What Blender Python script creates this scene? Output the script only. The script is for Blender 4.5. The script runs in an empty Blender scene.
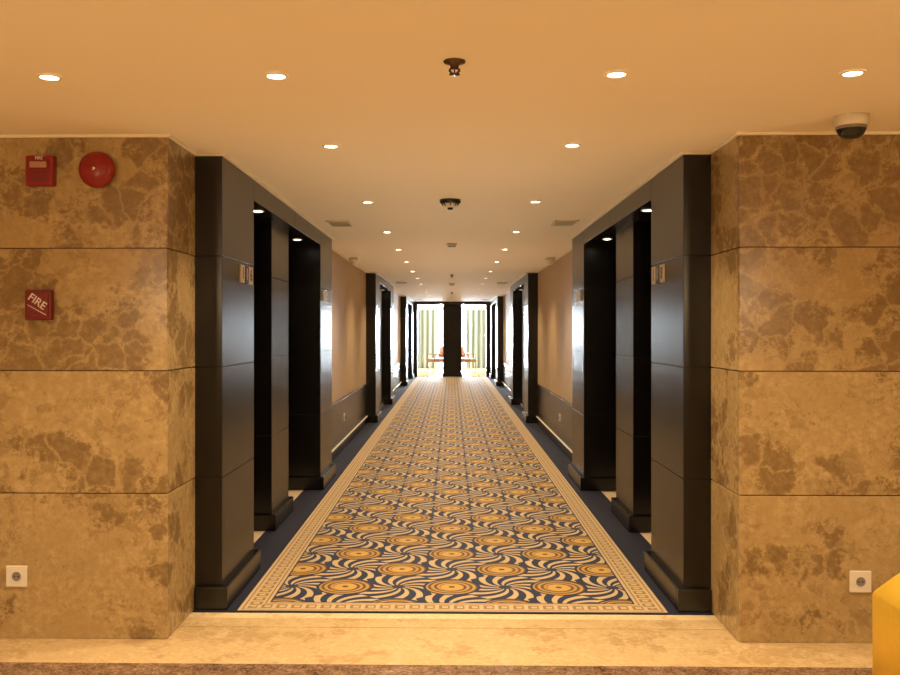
import bpy, bmesh, math, random
from mathutils import Vector, Matrix
random.seed(3)
sc = bpy.context.scene
sc.view_settings.view_transform = 'Standard'
CAMH=1.588; CEIL=2.6
# ---------------------------------------------------------------- materials
def newmat(name):
    m=bpy.data.materials.new(name); m.use_nodes=True
    nt=m.node_tree; b=nt.nodes['Principled BSDF']
    return m,nt,b
def setin(nt,sock,v):
    if isinstance(v,(int,float)): sock.default_value=v
    elif isinstance(v,(tuple,list)): sock.default_value=tuple(v) if len(v)==len(sock.default_value) else tuple(v)+(1,)
    else: nt.links.new(v,sock)
def MA(nt,op,a,b=None,c=None):
    n=nt.nodes.new('ShaderNodeMath'); n.operation=op
    setin(nt,n.inputs[0],a)
    if b is not None: setin(nt,n.inputs[1],b)
    if c is not None: setin(nt,n.inputs[2],c)
    return n.outputs[0]
def MIX(nt,f,a,b):
    n=nt.nodes.new('ShaderNodeMix'); n.data_type='RGBA'
    setin(nt,n.inputs[0],f); setin(nt,n.inputs[6],a); setin(nt,n.inputs[7],b)
    return n.outputs[2]
def NOISE(nt,vec,scale,detail=4,rough=.55,dist=0):
    n=nt.nodes.new('ShaderNodeTexNoise'); nt.links.new(vec,n.inputs['Vector'])
    n.inputs['Scale'].default_value=scale; n.inputs['Detail'].default_value=detail
    n.inputs['Roughness'].default_value=rough; n.inputs['Distortion'].default_value=dist
    return n.outputs['Fac'], n.outputs['Color']
def RAMP(nt,f,stops):
    n=nt.nodes.new('ShaderNodeValToRGB'); nt.links.new(f,n.inputs[0])
    cr=n.color_ramp
    while len(cr.elements)<len(stops): cr.elements.new(.5)
    for e,(p,c) in zip(cr.elements,stops):
        e.position=p; e.color=tuple(c)+(1,) if len(c)==3 else c
    return n.outputs[0]
def POS(nt): return nt.nodes.new('ShaderNodeNewGeometry').outputs['Position']
def SEP(nt,v):
    n=nt.nodes.new('ShaderNodeSeparateXYZ'); nt.links.new(v,n.inputs[0]); return n.outputs
def BUMP(nt,b,h,s,d=.01):
    n=nt.nodes.new('ShaderNodeBump'); n.inputs['Strength'].default_value=s; n.inputs['Distance'].default_value=d
    nt.links.new(h,n.inputs['Height']); nt.links.new(n.outputs[0],b.inputs['Normal'])
def simple(name,col,rough=.5,metal=0,spec=.5,noise=0.06,coat=0):
    m,nt,b=newmat(name)
    f,_=NOISE(nt,POS(nt),35,3)
    c2=tuple(max(0,c*(1-noise*2)) for c in col)
    setin(nt,b.inputs['Base Color'],MIX(nt,f,col,c2))
    b.inputs['Roughness'].default_value=rough; b.inputs['Metallic'].default_value=metal
    b.inputs['Specular IOR Level'].default_value=spec; b.inputs['Coat Weight'].default_value=coat
    return m
def emis(name,col,s):
    m,nt,b=newmat(name); b.inputs['Base Color'].default_value=tuple(col)+(1,)
    b.inputs['Emission Color'].default_value=tuple(col)+(1,); b.inputs['Emission Strength'].default_value=s
    return m

def marble(name,light,mid,dark,rough=.22,snap=True,scale=1.0,amount=0.0):
    m,nt,b=newmat(name)
    p=POS(nt)
    topb=0.0
    if snap:
        s=SEP(nt,p)
        k=MA(nt,'FLOOR',MA(nt,'MAXIMUM',MA(nt,'DIVIDE',MA(nt,'SUBTRACT',s[2],.1175),.6325),0))
        sx=MA(nt,'SIGN',s[0])
        topb=MA(nt,'SUBTRACT',MA(nt,'MULTIPLY',k,.035),.03)
        off=MA(nt,'MULTIPLY',MA(nt,'ADD',k,MA(nt,'MULTIPLY',sx,2.3)),5.37)
        cmb=nt.nodes.new('ShaderNodeCombineXYZ')
        nt.links.new(MA(nt,'ADD',s[0],off),cmb.inputs[0]); nt.links.new(MA(nt,'ADD',s[1],off),cmb.inputs[1]); nt.links.new(s[2],cmb.inputs[2])
        p=cmb.outputs[0]
    _,nc=NOISE(nt,p,5*scale,8,.65)
    va=nt.nodes.new('ShaderNodeVectorMath'); va.operation='MULTIPLY_ADD'
    nt.links.new(nc,va.inputs[0]); va.inputs[1].default_value=(.26,.26,.26); nt.links.new(p,va.inputs[2])
    q=va.outputs[0]
    big,_=NOISE(nt,p,1.7*scale,2,.5)
    fine,_=NOISE(nt,p,26*scale,9,.78)
    def vor(sc_):
        vo=nt.nodes.new('ShaderNodeTexVoronoi'); vo.feature='DISTANCE_TO_EDGE'; nt.links.new(q,vo.inputs['Vector']); vo.inputs['Scale'].default_value=sc_
        v2=nt.nodes.new('ShaderNodeTexVoronoi'); nt.links.new(q,v2.inputs['Vector']); v2.inputs['Scale'].default_value=sc_
        return vo.outputs['Distance'],SEP(nt,v2.outputs['Color'])[0]
    d1,c1=vor(6.5*scale); d2,c2=vor(19*scale)
    vein=RAMP(nt,d1,[(0,(0,0,0)),(.03,(.5,.5,.5)),(.10,(1,1,1))])
    vein2=RAMP(nt,d2,[(0,(.25,.25,.25)),(.08,(1,1,1))])
    patch=RAMP(nt,MA(nt,'ADD',MA(nt,'ADD',MA(nt,'MULTIPLY',c1,.22),topb),MA(nt,'ADD',MA(nt,'MULTIPLY',fine,.30),MA(nt,'MULTIPLY',big,.8))),[(.70-amount,(0,0,0)),(.745-amount,(1,1,1))])
    patch2=RAMP(nt,MA(nt,'ADD',MA(nt,'MULTIPLY',c2,.38),MA(nt,'MULTIPLY',big,.6)),[(.60-amount,(0,0,0)),(.64-amount,(.35,.35,.35))])
    msk=MA(nt,'MULTIPLY',MA(nt,'MULTIPLY',patch,vein),MA(nt,'ADD',.25,MA(nt,'MULTIPLY',fine,.9)))
    msk2=MA(nt,'MULTIPLY',patch2,vein2)
    base=MIX(nt,RAMP(nt,fine,[(.40,(0,0,0)),(.58,(1,1,1))]),light,mid)
    big2,_=NOISE(nt,p,3.0*scale,9,.74,1.0)
    base=MIX(nt,MA(nt,'MULTIPLY',RAMP(nt,big2,[(.44,(0,0,0)),(.56,(1,1,1))]),.6),base,mid)
    vn,_=NOISE(nt,q,2.4*scale,5,.6)
    hl=MA(nt,'LESS_THAN',MA(nt,'ABSOLUTE',MA(nt,'SUBTRACT',vn,.5)),.004)
    base=MIX(nt,MA(nt,'MULTIPLY',hl,.35),base,dark)
    col=MIX(nt,MA(nt,'MAXIMUM',msk,msk2),base,dark)
    setin(nt,b.inputs['Base Color'],col)
    b.inputs['Roughness'].default_value=rough
    return m
def granite(name):
    m,nt,b=newmat(name); p=POS(nt)
    vo=nt.nodes.new('ShaderNodeTexVoronoi'); nt.links.new(p,vo.inputs['Vector']); vo.inputs['Scale'].default_value=110
    c=SEP(nt,vo.outputs['Color'])[0]
    n,_=NOISE(nt,p,12,8,.75)
    f=MA(nt,'ADD',MA(nt,'MULTIPLY',c,.22),MA(nt,'MULTIPLY',n,.8))
    setin(nt,b.inputs['Base Color'],RAMP(nt,f,[(.30,(.06,.032,.02)),(.46,(.15,.085,.05)),(.6,(.25,.155,.095)),(.8,(.42,.30,.20))]))
    b.inputs['Roughness'].default_value=.14; return m
M_marble=marble('emperador_marble',(.50,.365,.175),(.37,.255,.112),(.17,.10,.04),.24)
M_floor=marble('cream_marble_floor',(.64,.48,.26),(.52,.37,.18),(.40,.26,.12),.13,False,1.4,.0)
M_thr=marble('threshold_marble',(.80,.66,.40),(.68,.52,.29),(.55,.38,.19),.13,False,1.2,0)
M_band=granite('brown_granite_band')
M_lobby=simple('lobby_plaster',(.75,.62,.42),.7)
M_slab=simple('recess_stone',(.75,.58,.38),.3)

def blackwood():
    m,nt,b=newmat('black_lacquer_wood')
    mp=nt.nodes.new('ShaderNodeMapping'); nt.links.new(POS(nt),mp.inputs[0]); mp.inputs['Scale'].default_value=(22,22,1.2)
    f,_=NOISE(nt,mp.outputs[0],3,5,.6)
    setin(nt,b.inputs['Base Color'],MIX(nt,f,(.0015,.0014,.0017),(.005,.004,.004)))
    r=MA(nt,'ADD',.245,MA(nt,'MULTIPLY',f,.04)); nt.links.new(r,b.inputs['Roughness'])
    b.inputs['Specular IOR Level'].default_value=.5
    return m
M_black=blackwood()
M_ceil=simple('ceiling_paint',(.91,.82,.68),.75,noise=.01,spec=.2)
M_trim=simple('cream_trim',(.90,.83,.68),.5,noise=.01)
def wallp():
    m,nt,b=newmat('tan_wallpaper')
    mp=nt.nodes.new('ShaderNodeMapping'); nt.links.new(POS(nt),mp.inputs[0]); mp.inputs['Scale'].default_value=(1,60,6)
    f,_=NOISE(nt,mp.outputs[0],4,3)
    setin(nt,b.inputs['Base Color'],MIX(nt,f,(.54,.40,.25),(.43,.31,.18)))
    b.inputs['Roughness'].default_value=.6; return m
M_wallp=wallp()
M_wains=simple('wainscot_dark',(.018,.017,.022),.24,noise=.2)
M_chrome=simple('brushed_steel',(.7,.68,.62),.25,1)
M_white=simple('white_plastic',(.78,.72,.62),.35)
M_dark=simple('black_plastic',(.012,.012,.014),.25)
M_grey=simple('grey_plastic',(.25,.22,.19),.4)
M_red=simple('red_enamel',(.27,.008,.010),.3)
M_redd=simple('dark_red_enamel',(.17,.007,.010),.35)
M_lens=simple('strobe_lens',(.45,.22,.16),.15)
M_txt=simple('white_lettering',(.8,.72,.66),.5)
M_gold=simple('satin_brass',(1.0,.66,.07),.42,.6)
M_bronze=simple('bronze',(.12,.07,.04),.35,.8)
M_num=simple('number_plate_gold',(.70,.58,.42),.3,.6)
M_wood=simple('mahogany',(.16,.05,.022),.35,noise=.2)
M_fab=simple('chair_fabric',(.30,.12,.07),.8)
M_bulb=emis('downlight_lamp',(1,.90,.70),25)
M_white_hot=emis('added_pendant_glass',(1,.70,.42),5)  # glow of the added, unseen lobby pendants

def carpet():
    m,nt,b=newmat('swirl_carpet'); s=SEP(nt,POS(nt)); x,y=s[0],s[1]
    P=.66; Q=.84
    def lat(ox,oy):
        u=MA(nt,'MULTIPLY',MA(nt,'SUBTRACT',MA(nt,'FRACT',MA(nt,'ADD',MA(nt,'DIVIDE',x,P),ox)),.5),P)
        v=MA(nt,'MULTIPLY',MA(nt,'SUBTRACT',MA(nt,'FRACT',MA(nt,'ADD',MA(nt,'DIVIDE',y,Q),oy)),.5),Q)
        r=MA(nt,'SQRT',MA(nt,'ADD',MA(nt,'MULTIPLY',u,u),MA(nt,'MULTIPLY',v,v)))
        t=MA(nt,'ARCTAN2',v,u); return r,t
    def near(a,c):
        k=MA(nt,'LESS_THAN',c[0],a[0])
        r=MA(nt,'MINIMUM',a[0],c[0])
        t=MA(nt,'ADD',MA(nt,'MULTIPLY',k,c[1]),MA(nt,'MULTIPLY',MA(nt,'SUBTRACT',1,k),a[1]))
        return r,t
    gr,gt=near(lat(0,.25),lat(.5,.75)); pr,pt=near(lat(.5,.25),lat(0,.75))
    navy=(.012,.020,.055); cream=(.50,.37,.19); gold=(.42,.25,.055); brown=(.12,.055,.02)
    arms=MA(nt,'SINE',MA(nt,'ADD',MA(nt,'MULTIPLY',pt,12),MA(nt,'MULTIPLY',pr,42)))
    pin=MIX(nt,MA(nt,'GREATER_THAN',arms,-.15),cream,navy)
    pin=MIX(nt,MA(nt,'LESS_THAN',pr,.04),pin,navy)
    rings=MA(nt,'SINE',MA(nt,'ADD',MA(nt,'MULTIPLY',gr,170),MA(nt,'MULTIPLY',gt,1)))
    gc=MIX(nt,MA(nt,'GREATER_THAN',rings,.1),gold,brown)
    gc=MIX(nt,MA(nt,'LESS_THAN',gr,.07),gc,(.50,.31,.07))
    gc=MIX(nt,MA(nt,'LESS_THAN',gr,.020),gc,brown)
    gc=MIX(nt,MA(nt,'GREATER_THAN',gr,.160),gc,navy)
    field=MIX(nt,MA(nt,'LESS_THAN',gr,.178),pin,gc)
    ax=MA(nt,'ABSOLUTE',x)
    ex=MA(nt,'SUBTRACT',1.215,ax); ey=MA(nt,'SUBTRACT',y,5.175)
    e=MA(nt,'MINIMUM',ex,ey)
    isx=MA(nt,'LESS_THAN',ex,ey)
    t=MA(nt,'ADD',MA(nt,'MULTIPLY',isx,y),MA(nt,'MULTIPLY',MA(nt,'SUBTRACT',1,isx),x))
    ft=MA(nt,'FRACT',MA(nt,'DIVIDE',t,.085))
    bars=MA(nt,'LESS_THAN',MA(nt,'ABSOLUTE',MA(nt,'SUBTRACT',ft,.5)),.36)
    bars2=MA(nt,'LESS_THAN',MA(nt,'ABSOLUTE',MA(nt,'SUBTRACT',ft,.55)),.2)
    def band(lo,hi): return MA(nt,'MULTIPLY',MA(nt,'GREATER_THAN',e,lo),MA(nt,'LESS_THAN',e,hi))
    key=MA(nt,'MULTIPLY',band(.045,.115),bars)
    key=MA(nt,'SUBTRACT',key,MA(nt,'MULTIPLY',band(.062,.098),bars2))
    lines=MA(nt,'ADD',band(.018,.028),band(.128,.138))
    tot=MA(nt,'MAXIMUM',key,lines)
    bord=MIX(nt,tot,(.52,.38,.20),(.26,.16,.07))
    col=MIX(nt,MA(nt,'GREATER_THAN',e,.155),bord,field)
    col=MIX(nt,MA(nt,'MULTIPLY',MA(nt,'GREATER_THAN',e,.155),MA(nt,'LESS_THAN',e,.165)),col,navy)
    f,_=NOISE(nt,POS(nt),160,2)
    outer=MIX(nt,RAMP(nt,f,[(.45,(0,0,0)),(.6,(1,1,1))]),(.004,.005,.016),(.009,.012,.036))
    col=MIX(nt,MA(nt,'GREATER_THAN',e,0),outer,col)
    setin(nt,b.inputs['Base Color'],MIX(nt,MA(nt,'MULTIPLY',f,.12),col,(.05,.04,.03)))
    b.inputs['Roughness'].default_value=.72; b.inputs['Specular IOR Level'].default_value=.3
    BUMP(nt,b,f,.4,.004)
    return m
M_carpet=carpet()

# ---------------------------------------------------------------- mesh tools
class MB:
    def __init__(s): s.bm=bmesh.new(); s.mats=[]
    def mi(s,m):
        if m not in s.mats: s.mats.append(m)
        return s.mats.index(m)
    def box(s,x0,x1,y0,y1,z0,z1,m,bev=0):
        x0,x1=sorted((x0,x1)); y0,y1=sorted((y0,y1)); z0,z1=sorted((z0,z1))
        t=bmesh.new(); bmesh.ops.create_cube(t,size=1)
        for v in t.verts: v.co=Vector(((x0+x1)/2+v.co.x*(x1-x0),(y0+y1)/2+v.co.y*(y1-y0),(z0+z1)/2+v.co.z*(z1-z0)))
        if bev: bmesh.ops.bevel(t,geom=t.edges[:],offset=bev,segments=2,profile=.5,affect='EDGES')
        s.merge(t,m)
    def merge(s,t,m,smooth=False,mat4=None):
        i=s.mi(m); mp={}
        for v in t.verts: mp[v]=s.bm.verts.new(mat4@v.co if mat4 else v.co)
        for f in t.faces:
            try: nf=s.bm.faces.new([mp[v] for v in f.verts])
            except ValueError: continue
            nf.material_index=i; nf.smooth=smooth
        t.free()
    def lathe(s,prof,m,mat4=None,seg=32):
        t=bmesh.new(); rings=[]
        for r,z in prof:
            if r<1e-5: rings.append([t.verts.new((0,0,z))])
            else: rings.append([t.verts.new((r*math.cos(a*2*math.pi/seg),r*math.sin(a*2*math.pi/seg),z)) for a in range(seg)])
        for A,B in zip(rings,rings[1:]):
            for k in range(seg):
                k2=(k+1)%seg
                if len(A)==1 and len(B)==1: continue
                if len(A)==1: t.faces.new((A[0],B[k],B[k2]))
                elif len(B)==1: t.faces.new((A[k],A[k2],B[0]))
                else: t.faces.new((A[k],A[k2],B[k2],B[k]))
        bmesh.ops.recalc_face_normals(t,faces=t.faces[:])
        s.merge(t,m,True,mat4)
    def tube(s,p0,p1,r0,r1,m,seg=12):
        p0=Vector(p0);p1=Vector(p1);d=p1-p0
        M4=Matrix.Translation(p0)@d.to_track_quat('Z','Y').to_matrix().to_4x4()
        s.lathe([(0,0),(r0,0),(r1,d.length),(0,d.length)],m,M4,seg)
    def obj(s,name,loc=(0,0,0),parent=None):
        me=bpy.data.meshes.new(name); s.bm.normal_update(); s.bm.to_mesh(me); s.bm.free()
        for m in s.mats: me.materials.append(m)
        o=bpy.data.objects.new(name,me); o.location=loc; sc.collection.objects.link(o)
        if parent: o.parent=parent
        return o
def T(x,y,z): return Matrix.Translation((x,y,z))
def text(body,size,mat,parent,loc,rot,name='lettering',ext=.0008):
    c=bpy.data.curves.new(name,'FONT'); c.body=body; c.size=size; c.extrude=ext; c.align_x='CENTER'; c.align_y='CENTER'; c.offset=size*.012
    c.materials.append(mat); o=bpy.data.objects.new(name,c); sc.collection.objects.link(o)
    o.location=loc; o.rotation_euler=rot
    if parent: o.parent=parent
    return o

# ---------------------------------------------------------------- room shell
Y1=4.70; Y2=5.21; XM=1.465; YE=31.6; YB=-5.0; XL=5.2; YW=38.0; YC=5.15
b=MB(); b.box(-XL,XL,YB,3.7,-.1,0,M_floor); b.box(-XL,XL,3.7,4.36,-.1,0,M_band); b.box(-XL,XL,4.36,4.90,-.1,0,M_floor)
b.box(-XM,XM,4.906,5.06,-.1,0,M_floor); b.box(-XM,XM,5.06,YC,-.1,.0,M_thr)
b.box(-XM,XM,4.90,4.906,-.1,-.002,M_bronze)
b.box(-3.2,3.2,YE+.1,YW+.2,-.1,.0,M_thr)
for s_ in (-1,1):
    b.box(s_*1.474,s_*2.1,Y2,YE,-.1,.002,M_slab)
    b.box(s_*XM,s_*XL,4.90,Y2,-.1,0,M_floor)
b.obj('floor')
b=MB(); b.box(-1.464,1.464,YC,Y2,0,.006,M_carpet); b.box(-1.474,1.474,Y2,YE+.1,-.05,.006,M_carpet); b.obj('carpet_runner')
b=MB(); b.box(-XL,XL,YB,Y2,CEIL,CEIL+.1,M_ceil); b.box(-3.2,3.2,Y2,YW+.2,CEIL,CEIL+.1,M_ceil); b.obj('ceiling')

JZ=[0,.750,1.3825,2.015,2.6]
for s_,nm in ((-1,'left'),(1,'right')):
    b=MB()
    for a,c in zip(JZ,JZ[1:]):
        g0=0 if a==0 else .0025; g1=0 if c==2.6 else .0025
        b.box(s_*XM,s_*3.35,Y1,Y2,a+g0,c-g1,M_marble,.003)
        b.box(s_*3.353,s_*XL,Y1,Y2,a+g0,c-g1,M_marble,.003)
    b.box(s_*(XM+.012),s_*XL,Y1+.012,Y2-.01,0,2.6,M_bronze)
    b.obj('wall_front_'+nm)
    b=MB(); b.box(s_*XL,s_*(XL+.1),YB,Y2,0,CEIL,M_lobby); b.obj('wall_lobby_'+nm)
    b=MB()
    def corn(x0,x1,y0,y1):
        b.box(x0,x1,y0,y1,2.585,2.6,M_trim,.003)
    corn(s_*(XM-.02),s_*XL,Y1-.02,Y1)
    corn(s_*(XM-.02),s_*XM,Y1,Y2)
    units=[5.21,15.8,26.4]
    for u in units:
        corn(s_*1.285,s_*1.31,u-.02,u+4.79+.025)
        corn(s_*1.31,s_*1.445,u-.02,u)
        corn(s_*1.31,s_*1.48,u+4.79,u+4.815)
    for g0,g1 in ((10.025,15.775),(20.615,26.375)):
        corn(s_*1.45,s_*1.48,g0,g1)
    b.obj('trim_cornice_'+nm)
    b=MB()
    b.box(s_*1.99,s_*2.12,Y2,YE,0,CEIL,M_wallp)
    for g0,g1 in ((10.0,15.8),(20.59,26.4),(31.19,YE)):
        b.box(s_*1.48,s_*1.99,g0,g1,0,CEIL,M_wallp)
    b.obj('wall_'+nm)
    b=MB()
    for g0,g1 in ((10.0,15.8),(20.59,26.4)):
        n=5; w=(g1-g0)/n
        for k in range(n):
            b.box(s_*1.462,s_*1.48,g0+k*w+.002,g0+(k+1)*w-.002,.12,.66,M_wains,.002)
        b.box(s_*1.445,s_*1.48,g0,g1,.66,.69,M_wains,.004)
        b.box(s_*1.445,s_*1.48,g0,g1,0.006,.115,M_black,.004)
        b.box(s_*1.450,s_*1.48,g0,g1,.115,.130,M_trim)
    b.obj('baseboard_'+nm)
    b=MB(); b.box(s_*3.2,s_*3.3,YE,YW,0,CEIL,M_wallp); b.box(s_*1.48,s_*3.2,YE-.02,YE+.08,0,CEIL,M_wallp); b.obj('wall_lounge_'+nm)
b=MB(); b.box(-XL,XL,YB-.1,YB,0,CEIL,M_lobby); b.obj('wall_back')

dn=0
for s_ in (-1,1):
    for u in (5.21,15.8,26.4):
        b=MB()
        def pan(x0,y0,y1,plx):
            for a,c in zip(JZ,JZ[1:]):
                a2=.13 if a==0 else a+.002; c2=c if c==2.6 else c-.002
                b.box(s_*x0,s_*1.985,y0,y1,a2,c2,M_black,.003)
            b.box(s_*(x0+.008),s_*1.98,y0+.008,y1-.008,.1,2.59,M_black)
            b.box(s_*plx,s_*1.98,y0+(0 if y0==u else -.035),y1+.035,.006,.135,M_black,.006)
        pan(1.31,u,u+.84,1.272)
        b.box(s_*1.272,s_*1.462,u-.035,u+.02,.006,.135,M_black,.006)
        pan(1.43,u+2.05,u+2.80,1.392)
        pan(1.31,u+3.92,u+4.79,1.272)
        b.box(s_*1.31,s_*1.985,u+.842,u+2.42,2.45,2.598,M_black,.003)
        b.box(s_*1.31,s_*1.985,u+2.424,u+3.918,2.45,2.598,M_black,.003)
        b.obj('door_surround')
        for d0,d1 in ((u+.84,u+2.05),(u+2.80,u+3.92)):
            dn+=1
            d=MB()
            d.box(s_*1.955,s_*1.985,d0+.02,d0+.1,.004,2.44,M_black,.003); d.box(s_*1.955,s_*1.985,d1-.1,d1-.02,.004,2.44,M_black,.003)
            d.box(s_*1.955,s_*1.985,d0+.1,d1-.1,2.15,2.44,M_black,.003)
            d.box(s_*1.965,s_*1.985,d0+.105,d1-.105,.01,2.145,M_wood,.003)
            d.box(s_*1.96,s_*1.966,d0+.22,d1-.22,1.15,2.0,M_wood,.002); d.box(s_*1.96,s_*1.966,d0+.22,d1-.22,.2,.95,M_wood,.002)
            d.box(s_*1.955,s_*1.966,d0+.13,d0+.17,.95,1.15,M_chrome,.003)
            d.tube((s_*1.96,d0+.15,1.05),(s_*1.90,d0+.15,1.05),.01,.01,M_chrome)
            d.tube((s_*1.905,d0+.145,1.05),(s_*1.905,d0+.27,1.05),.009,.009,M_chrome)
            d.obj('door_%d'%dn)

# ---------------------------------------------------------------- downlights
def dl_mesh():
    b=MB()
    b.lathe([(.034,-.001),(.036,-.006),(.046,-.005),(.049,0)],M_trim,seg=28)
    b.lathe([(0,-.003),(.034,-.003)],M_bulb,seg=28)
    o=b.obj('recessed_downlight'); return o
proto=None
def downlight(x,y,z,power=14,ang=120,col=(1,.76,.48)):
    global proto
    if proto is None: proto=dl_mesh(); o=proto
    else:
        o=bpy.data.objects.new('recessed_downlight',proto.data); sc.collection.objects.link(o)
    o.location=(x,y,z-.0005)
    l=bpy.data.lights.new('lamp','SPOT'); l.energy=power; l.color=col; l.spot_size=math.radians(ang); l.spot_blend=.95; l.shadow_soft_size=.035
    lo=bpy.data.objects.new('lamp',l); sc.collection.objects.link(lo); lo.parent=o; lo.location=(0,0,-.02)
for x in (-1.60,-.695,.648,1.57): downlight(x,3.62,CEIL,108)
for x in (-3.2,3.2,-4.4,4.4): downlight(x,3.62,CEIL,70)
for y in (1.4,-.8,-3):
    for x in (-3.6,-1.6,1.6,3.6): downlight(x,y,CEIL,46)
ys=[5.0,7.18,9.35,11.35,13.4,15.5,17.6,19.7,21.8,23.9,26,28.1,30.2]
for y in ys:
    for x in (-.66,.655): downlight(x,y,CEIL,130)
for s_ in (-1,1):
    for u in (5.21,15.8,26.4):
        downlight(s_*1.395,u+1.35,2.45,16); downlight(s_*1.455,u+3.4,2.45,16)
# added upward fill spots without any fixture, brightening the corridor ceiling
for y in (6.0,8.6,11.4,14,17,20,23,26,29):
    l=bpy.data.lights.new('added_ceiling_fill','SPOT'); l.energy=50; l.color=(1,.74,.46); l.spot_size=math.radians(125); l.spot_blend=1; l.shadow_soft_size=.0
    lo=bpy.data.objects.new('added_ceiling_fill',l); sc.collection.objects.link(lo); lo.location=(0,y,.25); lo.rotation_euler=(math.pi,0,0)

# made-up pendants, unseen behind the camera, added to light ceiling and walls
for x,y in ((-2.6,.4),(2.6,.4),(0,-2.4)):
    b=MB(); b.lathe([(0,.0),(.06,0),(.06,-.02),(.006,-.025),(.006,-.22),(.03,-.23)],M_gold)
    b.lathe([(0.03,-.23),(.10,-.26),(.14,-.33),(.13,-.42),(.07,-.47),(0,-.48)],M_white_hot)
    o=b.obj('added_pendant',(x,y,CEIL))
    l=bpy.data.lights.new('added_lobby_fill','POINT'); l.energy=60; l.color=(1,.72,.41); l.shadow_soft_size=.16  # added fill light, placed below the globe
    lo=bpy.data.objects.new('added_lobby_fill',l); sc.collection.objects.link(lo); lo.parent=o; lo.location=(0,0,-.68)

# ---------------------------------------------------------------- ceiling devices
def sprinkler(x,y,k=1):
    b=MB()
    b.lathe([(0,0),(.042,0),(.040,-.006),(.018,-.012),(.013,-.03),(0,-.03)],M_bronze)
    for a in (0,math.pi):
        c,s=math.cos(a),math.sin(a)
        b.tube((c*.011,s*.011,-.025),(c*.020,s*.020,-.035),.004,.004,M_bronze); b.tube((c*.020,s*.020,-.035),(c*.006,s*.006,-.048),.004,.004,M_bronze)
    b.tube((0,0,-.03),(0,0,-.048),.003,.003,M_red)
    b.lathe([(0,-.048),(.020,-.048),(.021,-.051),(0,-.052)],M_bronze)
    b.obj('fire_sprinkler',(x,y,CEIL))
sprinkler(.010,3.44); sprinkler(0,16.5); sprinkler(0,24)
b=MB(); b.lathe([(0,0),(.082,0),(.082,-.022),(.07,-.03),(0,-.03)],M_dark)
b.lathe([(.05,-.028),(.055,-.045),(.04,-.06),(0,-.062)],M_white); b.lathe([(.022,-.06),(.02,-.075),(0,-.08)],M_dark)
for k in range(8):
    a=k*math.pi/4; b.tube((math.cos(a)*.07,math.sin(a)*.07,-.028),(math.cos(a)*.05,math.sin(a)*.05,-.05),.004,.004,M_dark)
b.obj('ceiling_smoke_detector',(-.012,7.07,CEIL))
for y in (10.6,19.5):
    b=MB(); b.lathe([(0,0),(.06,0),(.06,-.015),(.05,-.03),(.03,-.045),(0,-.047)],M_white); b.lathe([(.045,-.034),(.047,-.038),(.036,-.043)],M_grey)
    b.obj('ceiling_heat_detector',(0,y,CEIL))
for s_ in (-1,1):
    for y in (8.57,19.2,29.5):
        b=MB(); x=s_*1.05
        b.box(-.11,.11,-.2,-.185,-.012,0,M_trim); b.box(-.11,.11,.185,.2,-.012,0,M_trim)
        b.box(-.11,-.095,-.2,.2,-.012,0,M_trim); b.box(.095,.11,-.2,.2,-.012,0,M_trim)
        b.box(-.095,.095,-.185,.185,-.002,0,M_dark)
        for k in range(6): b.box(-.095,.095,-.165+k*.06,-.145+k*.06,-.006,-.003,M_trim)
        b.obj('air_vent',(x,y,CEIL))
    b=MB(); b.lathe([(0,0),(.065,0),(.07,-.03),(.06,-.05),(0,-.05)],M_white); b.lathe([(.05,-.05),(.045,-.08),(.025,-.098),(0,-.102)],M_white)
    b.obj('dome_camera',(s_*1.36,12.7,CEIL))
b=MB(); b.lathe([(0,0),(.078,0),(.080,-.03),(.076,-.045),(.070,-.05),(0,-.05)],M_white,seg=40)
b.lathe([(.068,-.045),(.066,-.065),(.055,-.088),(.035,-.103),(0,-.110)],M_dark,seg=40)
b.lathe([(.069,-.05),(.0695,-.062),(.066,-.064)],M_grey,seg=40)
b.obj('security_dome_camera',(1.88,4.35,CEIL))

# ---------------------------------------------------------------- wall items
FR=(math.pi/2,0,0)
def RX(x,y,z): return T(x,y,z)@Matrix.Rotation(math.pi/2,4,'X')
b=MB(); b.box(-.072,.072,-.045,0.002,-.078,.078,M_red,.008)
b.box(-.045,.045,-.062,-.045,.012,.045,M_lens,.006); b.box(-.05,.05,-.049,-.044,.006,.051,M_redd,.003)
for k in range(5): b.box(-.045,.045,-.048,-.044,-.055+k*.011,-.050+k*.011,M_redd)
o=b.obj('fire_alarm_strobe',(-2.112,Y1,2.41)); text('FIRE',.022,M_txt,o,(0,-.047,.062),FR)
b=MB(); b.lathe([(0,-.003),(.05,-.003),(.05,.03),(.090,.022),(.094,.030),(.090,.045),(.070,.062),(.035,.072),(0,.074)],M_red,RX(0,0,0),48)
b.lathe([(0,.074),(.010,.074),(.009,.080),(0,.081)],M_chrome,RX(0,0,0),16)
b.obj('fire_alarm_bell',(-1.818,Y1,2.415))
b=MB(); b.box(-.068,.068,-.04,0.002,-.078,.078,M_redd,.006); b.box(-.055,.055,-.046,-.04,-.066,.066,M_redd,.004)
b.tube((-.05,-.047,.000),(.045,-.047,-.052),.0022,.0022,M_txt); b.box(-.03,.03,-.056,-.045,-.058,-.047,M_red,.003)
o=b.obj('fire_pull_station',(-2.120,Y1,1.722)); text('FIRE',.056,M_txt,o,(.0,-.0475,.016),(math.pi/2,math.radians(35),0))
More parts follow.
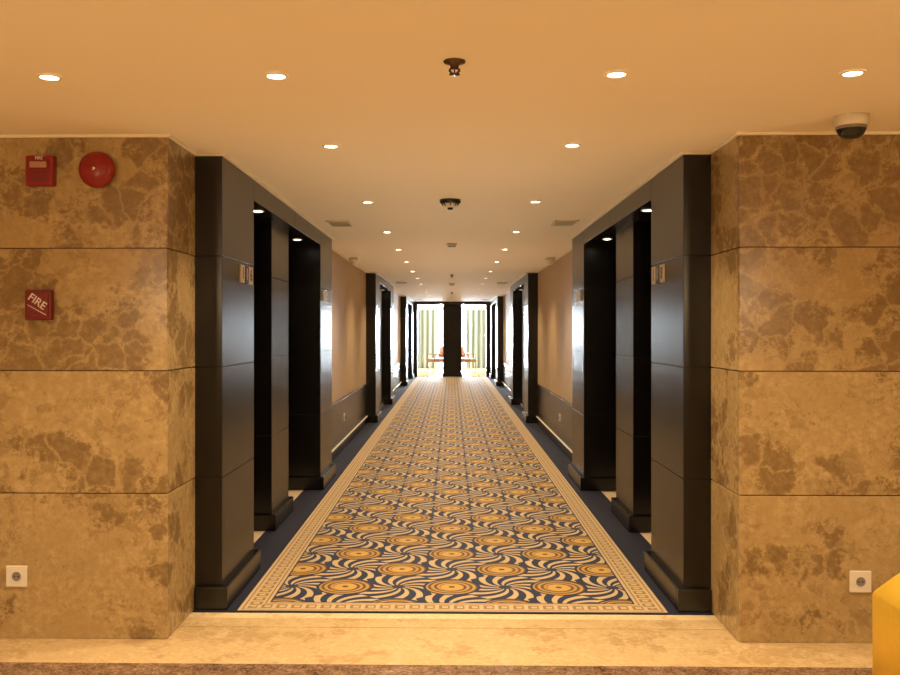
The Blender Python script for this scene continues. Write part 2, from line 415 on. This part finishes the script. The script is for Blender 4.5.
for x,z in ((-2.245,.322),(2.075,.315)):
    b=MB(); b.box(-.055,.055,-.010,0,-.055,.055,M_white,.004)
    b.lathe([(.030,.010),(.028,.0125),(.025,.010),(.022,.004)],M_white,RX(0,0,0),32)
    b.lathe([(0,.0104),(.024,.0104)],M_grey,RX(0,0,0),32)
    for dx in (-.0095,.0095): b.lathe([(0,.0112),(.004,.0112)],M_dark,RX(dx,0,0),12)
    b.lathe([(0,.0135),(.003,.0135),(.003,.0105)],M_chrome,RX(0,0,.018),10); b.lathe([(0,.0135),(.003,.0135),(.003,.0105)],M_chrome,RX(0,0,-.018),10)
    b.obj('power_outlet',(x,Y1,z))
def plates(s_,yc,num):
    b=MB()
    for k in range(3):
        y=(k-1)*.115
        b.box(0,-s_*.012,y-.05,y+.05,-.055,.055,M_num if k!=1 else M_dark,.003)
    o=b.obj('room_number_sign',(s_*1.31,yc,1.945))
    for k,ch in enumerate(num):
        y=(k-1)*.115*(1 if s_<0 else -1)
        text(ch,.105,M_dark if k!=1 else M_num,o,(-s_*.0125,y,0),(math.pi/2,0,math.pi/2*(-s_)),'digit_%d'%(k+1))
plates(-1,5.80,'116'); plates(1,5.82,'118')
plates(-1,9.45,'114'); plates(1,9.45,'120')
for s_ in (-1,1):
    b=MB(); b.box(0,-s_*.010,-.04,.04,-.05,.05,M_white,.003); b.box(-s_*.010,-s_*.012,-.02,.02,-.02,.02,M_grey)
    b.obj('wall_switch_plate',(s_*1.462,12.4,.42))

# ---------------------------------------------------------------- lounge end
b=MB()
for s_ in (-1,1):
    b.box(s_*1.18,s_*1.48,YE-.14,YE+.1,0.006,2.6,M_black,.006)
b.box(-1.18,1.18,YE-.14,YE+.1,2.50,2.6,M_black,.006)
b.obj('trim_portal')
b=MB(); b.box(-.30,.34,YE+.3,YE+.85,.13,2.6,M_black,.01); b.box(-.34,.38,YE+.26,YE+.89,0,.13,M_black,.01)
for z in (.75,1.377,2.015): b.box(-.305,.345,YE+.295,YE+.855,z-.004,z+.004,M_wains)
b.obj('lounge_column')
b=MB(); b.box(-3.2,-2.4,YW,YW+.15,0,CEIL,M_wallp); b.box(2.4,3.2,YW,YW+.15,0,CEIL,M_wallp); b.box(-2.4,2.4,YW,YW+.15,2.5,CEIL,M_wallp); b.box(-2.4,2.4,YW,YW+.15,0,.08,M_wallp)
b.obj('wall_lounge_end')
m,nt,bs=newmat('window_glass'); out=nt.nodes['Material Output']; tr=nt.nodes.new('ShaderNodeBsdfTransparent'); gl=nt.nodes.new('ShaderNodeBsdfGlossy'); gl.inputs['Roughness'].default_value=.02
mx=nt.nodes.new('ShaderNodeMixShader'); mx.inputs[0].default_value=.06; nt.links.new(tr.outputs[0],mx.inputs[1]); nt.links.new(gl.outputs[0],mx.inputs[2]); nt.links.new(mx.outputs[0],out.inputs[0]); M_glass=m
b=MB()
for x in (-2.4,-1.2,0,1.2,2.4): b.box(x-.03,x+.03,YW+.02,YW+.08,.08,2.5,M_white,.004)
for z in (.11,2.47): b.box(-2.4,2.4,YW+.02,YW+.08,z-.03,z+.03,M_white,.004)
b.box(-2.4,2.4,YW+.045,YW+.05,.08,2.5,M_glass)
b.obj('window_1')
m,nt,bs=newmat('striped_curtain'); s=SEP(nt,POS(nt)); st=MA(nt,'GREATER_THAN',MA(nt,'SINE',MA(nt,'MULTIPLY',s[0],30)),.1)
setin(nt,bs.inputs['Base Color'],MIX(nt,st,(.17,.18,.14),(.075,.083,.055))); bs.inputs['Roughness'].default_value=.8
tl=nt.nodes.new('ShaderNodeBsdfTranslucent'); setin(nt,tl.inputs[0],MIX(nt,st,(.06,.063,.05),(.024,.026,.018))); mx=nt.nodes.new('ShaderNodeMixShader'); mx.inputs[0].default_value=.06
nt.links.new(bs.outputs[0],mx.inputs[1]); nt.links.new(tl.outputs[0],mx.inputs[2]); nt.links.new(mx.outputs[0],nt.nodes['Material Output'].inputs[0]); M_curt=m
for x0,x1 in ((-2.5,-.60),(.60,2.5)):
    b=MB(); t=bmesh.new(); n=110; rows=[]
    for zi in range(7):
        z=.03+zi*(2.47-.03)/6; row=[]
        for k in range(n+1):
            u=k/n; x=x0+(x1-x0)*u
            row.append(t.verts.new((x,YW-.18+.05*math.sin(u*44)*(1-.3*zi/6)+.012*math.sin(u*91+zi),z)))
        rows.append(row)
    for A,B in zip(rows,rows[1:]):
        for k in range(n): t.faces.new((A[k],A[k+1],B[k+1],B[k]))
    b.merge(t,M_curt,True); b.obj('window_curtain')
b=MB(); b.tube((-2.7,YW-.18,2.50),(2.7,YW-.18,2.50),.016,.016,M_bronze)
for x in (-2.6,0,2.6): b.tube((x,YW-.18,2.5),(x,YW,2.5),.01,.01,M_bronze)
for x in (-2.7,2.7): b.lathe([(0,-.03),(.03,0),(0,.03)],M_bronze,T(x,YW-.18,2.5),12)
b.obj('curtain_rod')
def chair(x,y,rz):
    b=MB()
    for sx in (-1,1):
        b.tube((sx*.24,-.23,0),(sx*.25,-.24,.42),.016,.026,M_wood); b.tube((sx*.22,.25,0),(sx*.23,.22,.42),.016,.026,M_wood)
        b.tube((sx*.23,.22,.42),(sx*.22,.32,.95),.024,.018,M_wood)
        b.tube((sx*.25,-.24,.42),(sx*.28,-.18,.66),.018,.018,M_wood); b.tube((sx*.29,-.22,.66),(sx*.25,.26,.69),.022,.018,M_wood)
    b.box(-.27,.27,-.27,.26,.36,.42,M_wood,.012); b.box(-.255,.255,-.265,.22,.42,.50,M_fab,.03)
    t=bmesh.new(); bmesh.ops.create_cube(t,size=1)
    for v in t.verts: v.co=Vector((v.co.x*.42,v.co.y*.06,v.co.z*.40))
    bmesh.ops.bevel(t,geom=t.edges[:],offset=.025,segments=3,affect='EDGES')
    b.merge(t,M_fab,True,T(0,.285,.74)@Matrix.Rotation(-.18,4,'X'))
    b.tube((-.24,.325,.96),(.24,.325,.96),.022,.022,M_wood)
    o=b.obj('lounge_armchair',(x,y,0)); o.rotation_euler=(0,0,rz)
chair(-.62,36.4,math.radians(-60)); chair(.62,36.4,math.radians(60))
b=MB(); b.lathe([(0,.0),(.2,0),(.19,.03),(.04,.06),(.035,.5),(.05,.55),(.28,.56),(.29,.59),(0,.60)],M_wood); b.obj('side_table',(0.02,36.9,0))

# ---------------------------------------------------------------- brass litter bin
b=MB(); t=bmesh.new()
W=.19
lv=[(W-.01,0),(W-.01,.05),(W,.06),(W,.51),(W-.005,.525),(W-.06,.60),(W-.12,.665),(.02,.68)]
rings=[]
for w,z in lv:
    r=min(.05,w*.45); ring=[]
    for q,(cx,cy) in enumerate(((1,1),(-1,1),(-1,-1),(1,-1))):
        for k in range(6):
            a=(q*90+k*18)*math.pi/180
            ring.append(t.verts.new((cx*(w-r)+r*math.cos(a),cy*(w-r)+r*math.sin(a),z)))
    rings.append(ring)
for A,B in zip(rings,rings[1:]):
    for k in range(len(A)): t.faces.new((A[k],A[(k+1)%len(A)],B[(k+1)%len(A)],B[k]))
t.faces.new(rings[-1]); t.faces.new(rings[0][::-1])
b.merge(t,M_gold,True)
b.box(-.11,.11,-W-.004,-W+.01,.36,.46,M_dark,.004)
o=b.obj('brass_litter_bin',(1.905,3.62,0))

# ---------------------------------------------------------------- daylight
w=bpy.data.worlds.new('World'); sc.world=w; w.use_nodes=True
bg=w.node_tree.nodes['Background']; bg.inputs[0].default_value=(.85,.93,1,1); bg.inputs[1].default_value=4
l=bpy.data.lights.new('daylight','AREA'); l.shape='RECTANGLE'; l.size=4.8; l.size_y=2.4; l.energy=7500; l.color=(.78,.90,1)
o=bpy.data.objects.new('window_daylight',l); sc.collection.objects.link(o); o.location=(0,YW+.4,1.3); o.rotation_euler=(-math.pi/2,0,0)

# ---------------------------------------------------------------- camera
cd=bpy.data.cameras.new('camera'); cam=bpy.data.objects.new('camera',cd); sc.collection.objects.link(cam)
cd.sensor_width=36; cd.lens=36.68; cd.clip_end=200
cam.location=(0,0,CAMH); cam.rotation_euler=(math.pi/2,0,math.radians(1.0))
cd.shift_x=.0158; cd.shift_y=-.0072
sc.camera=cam
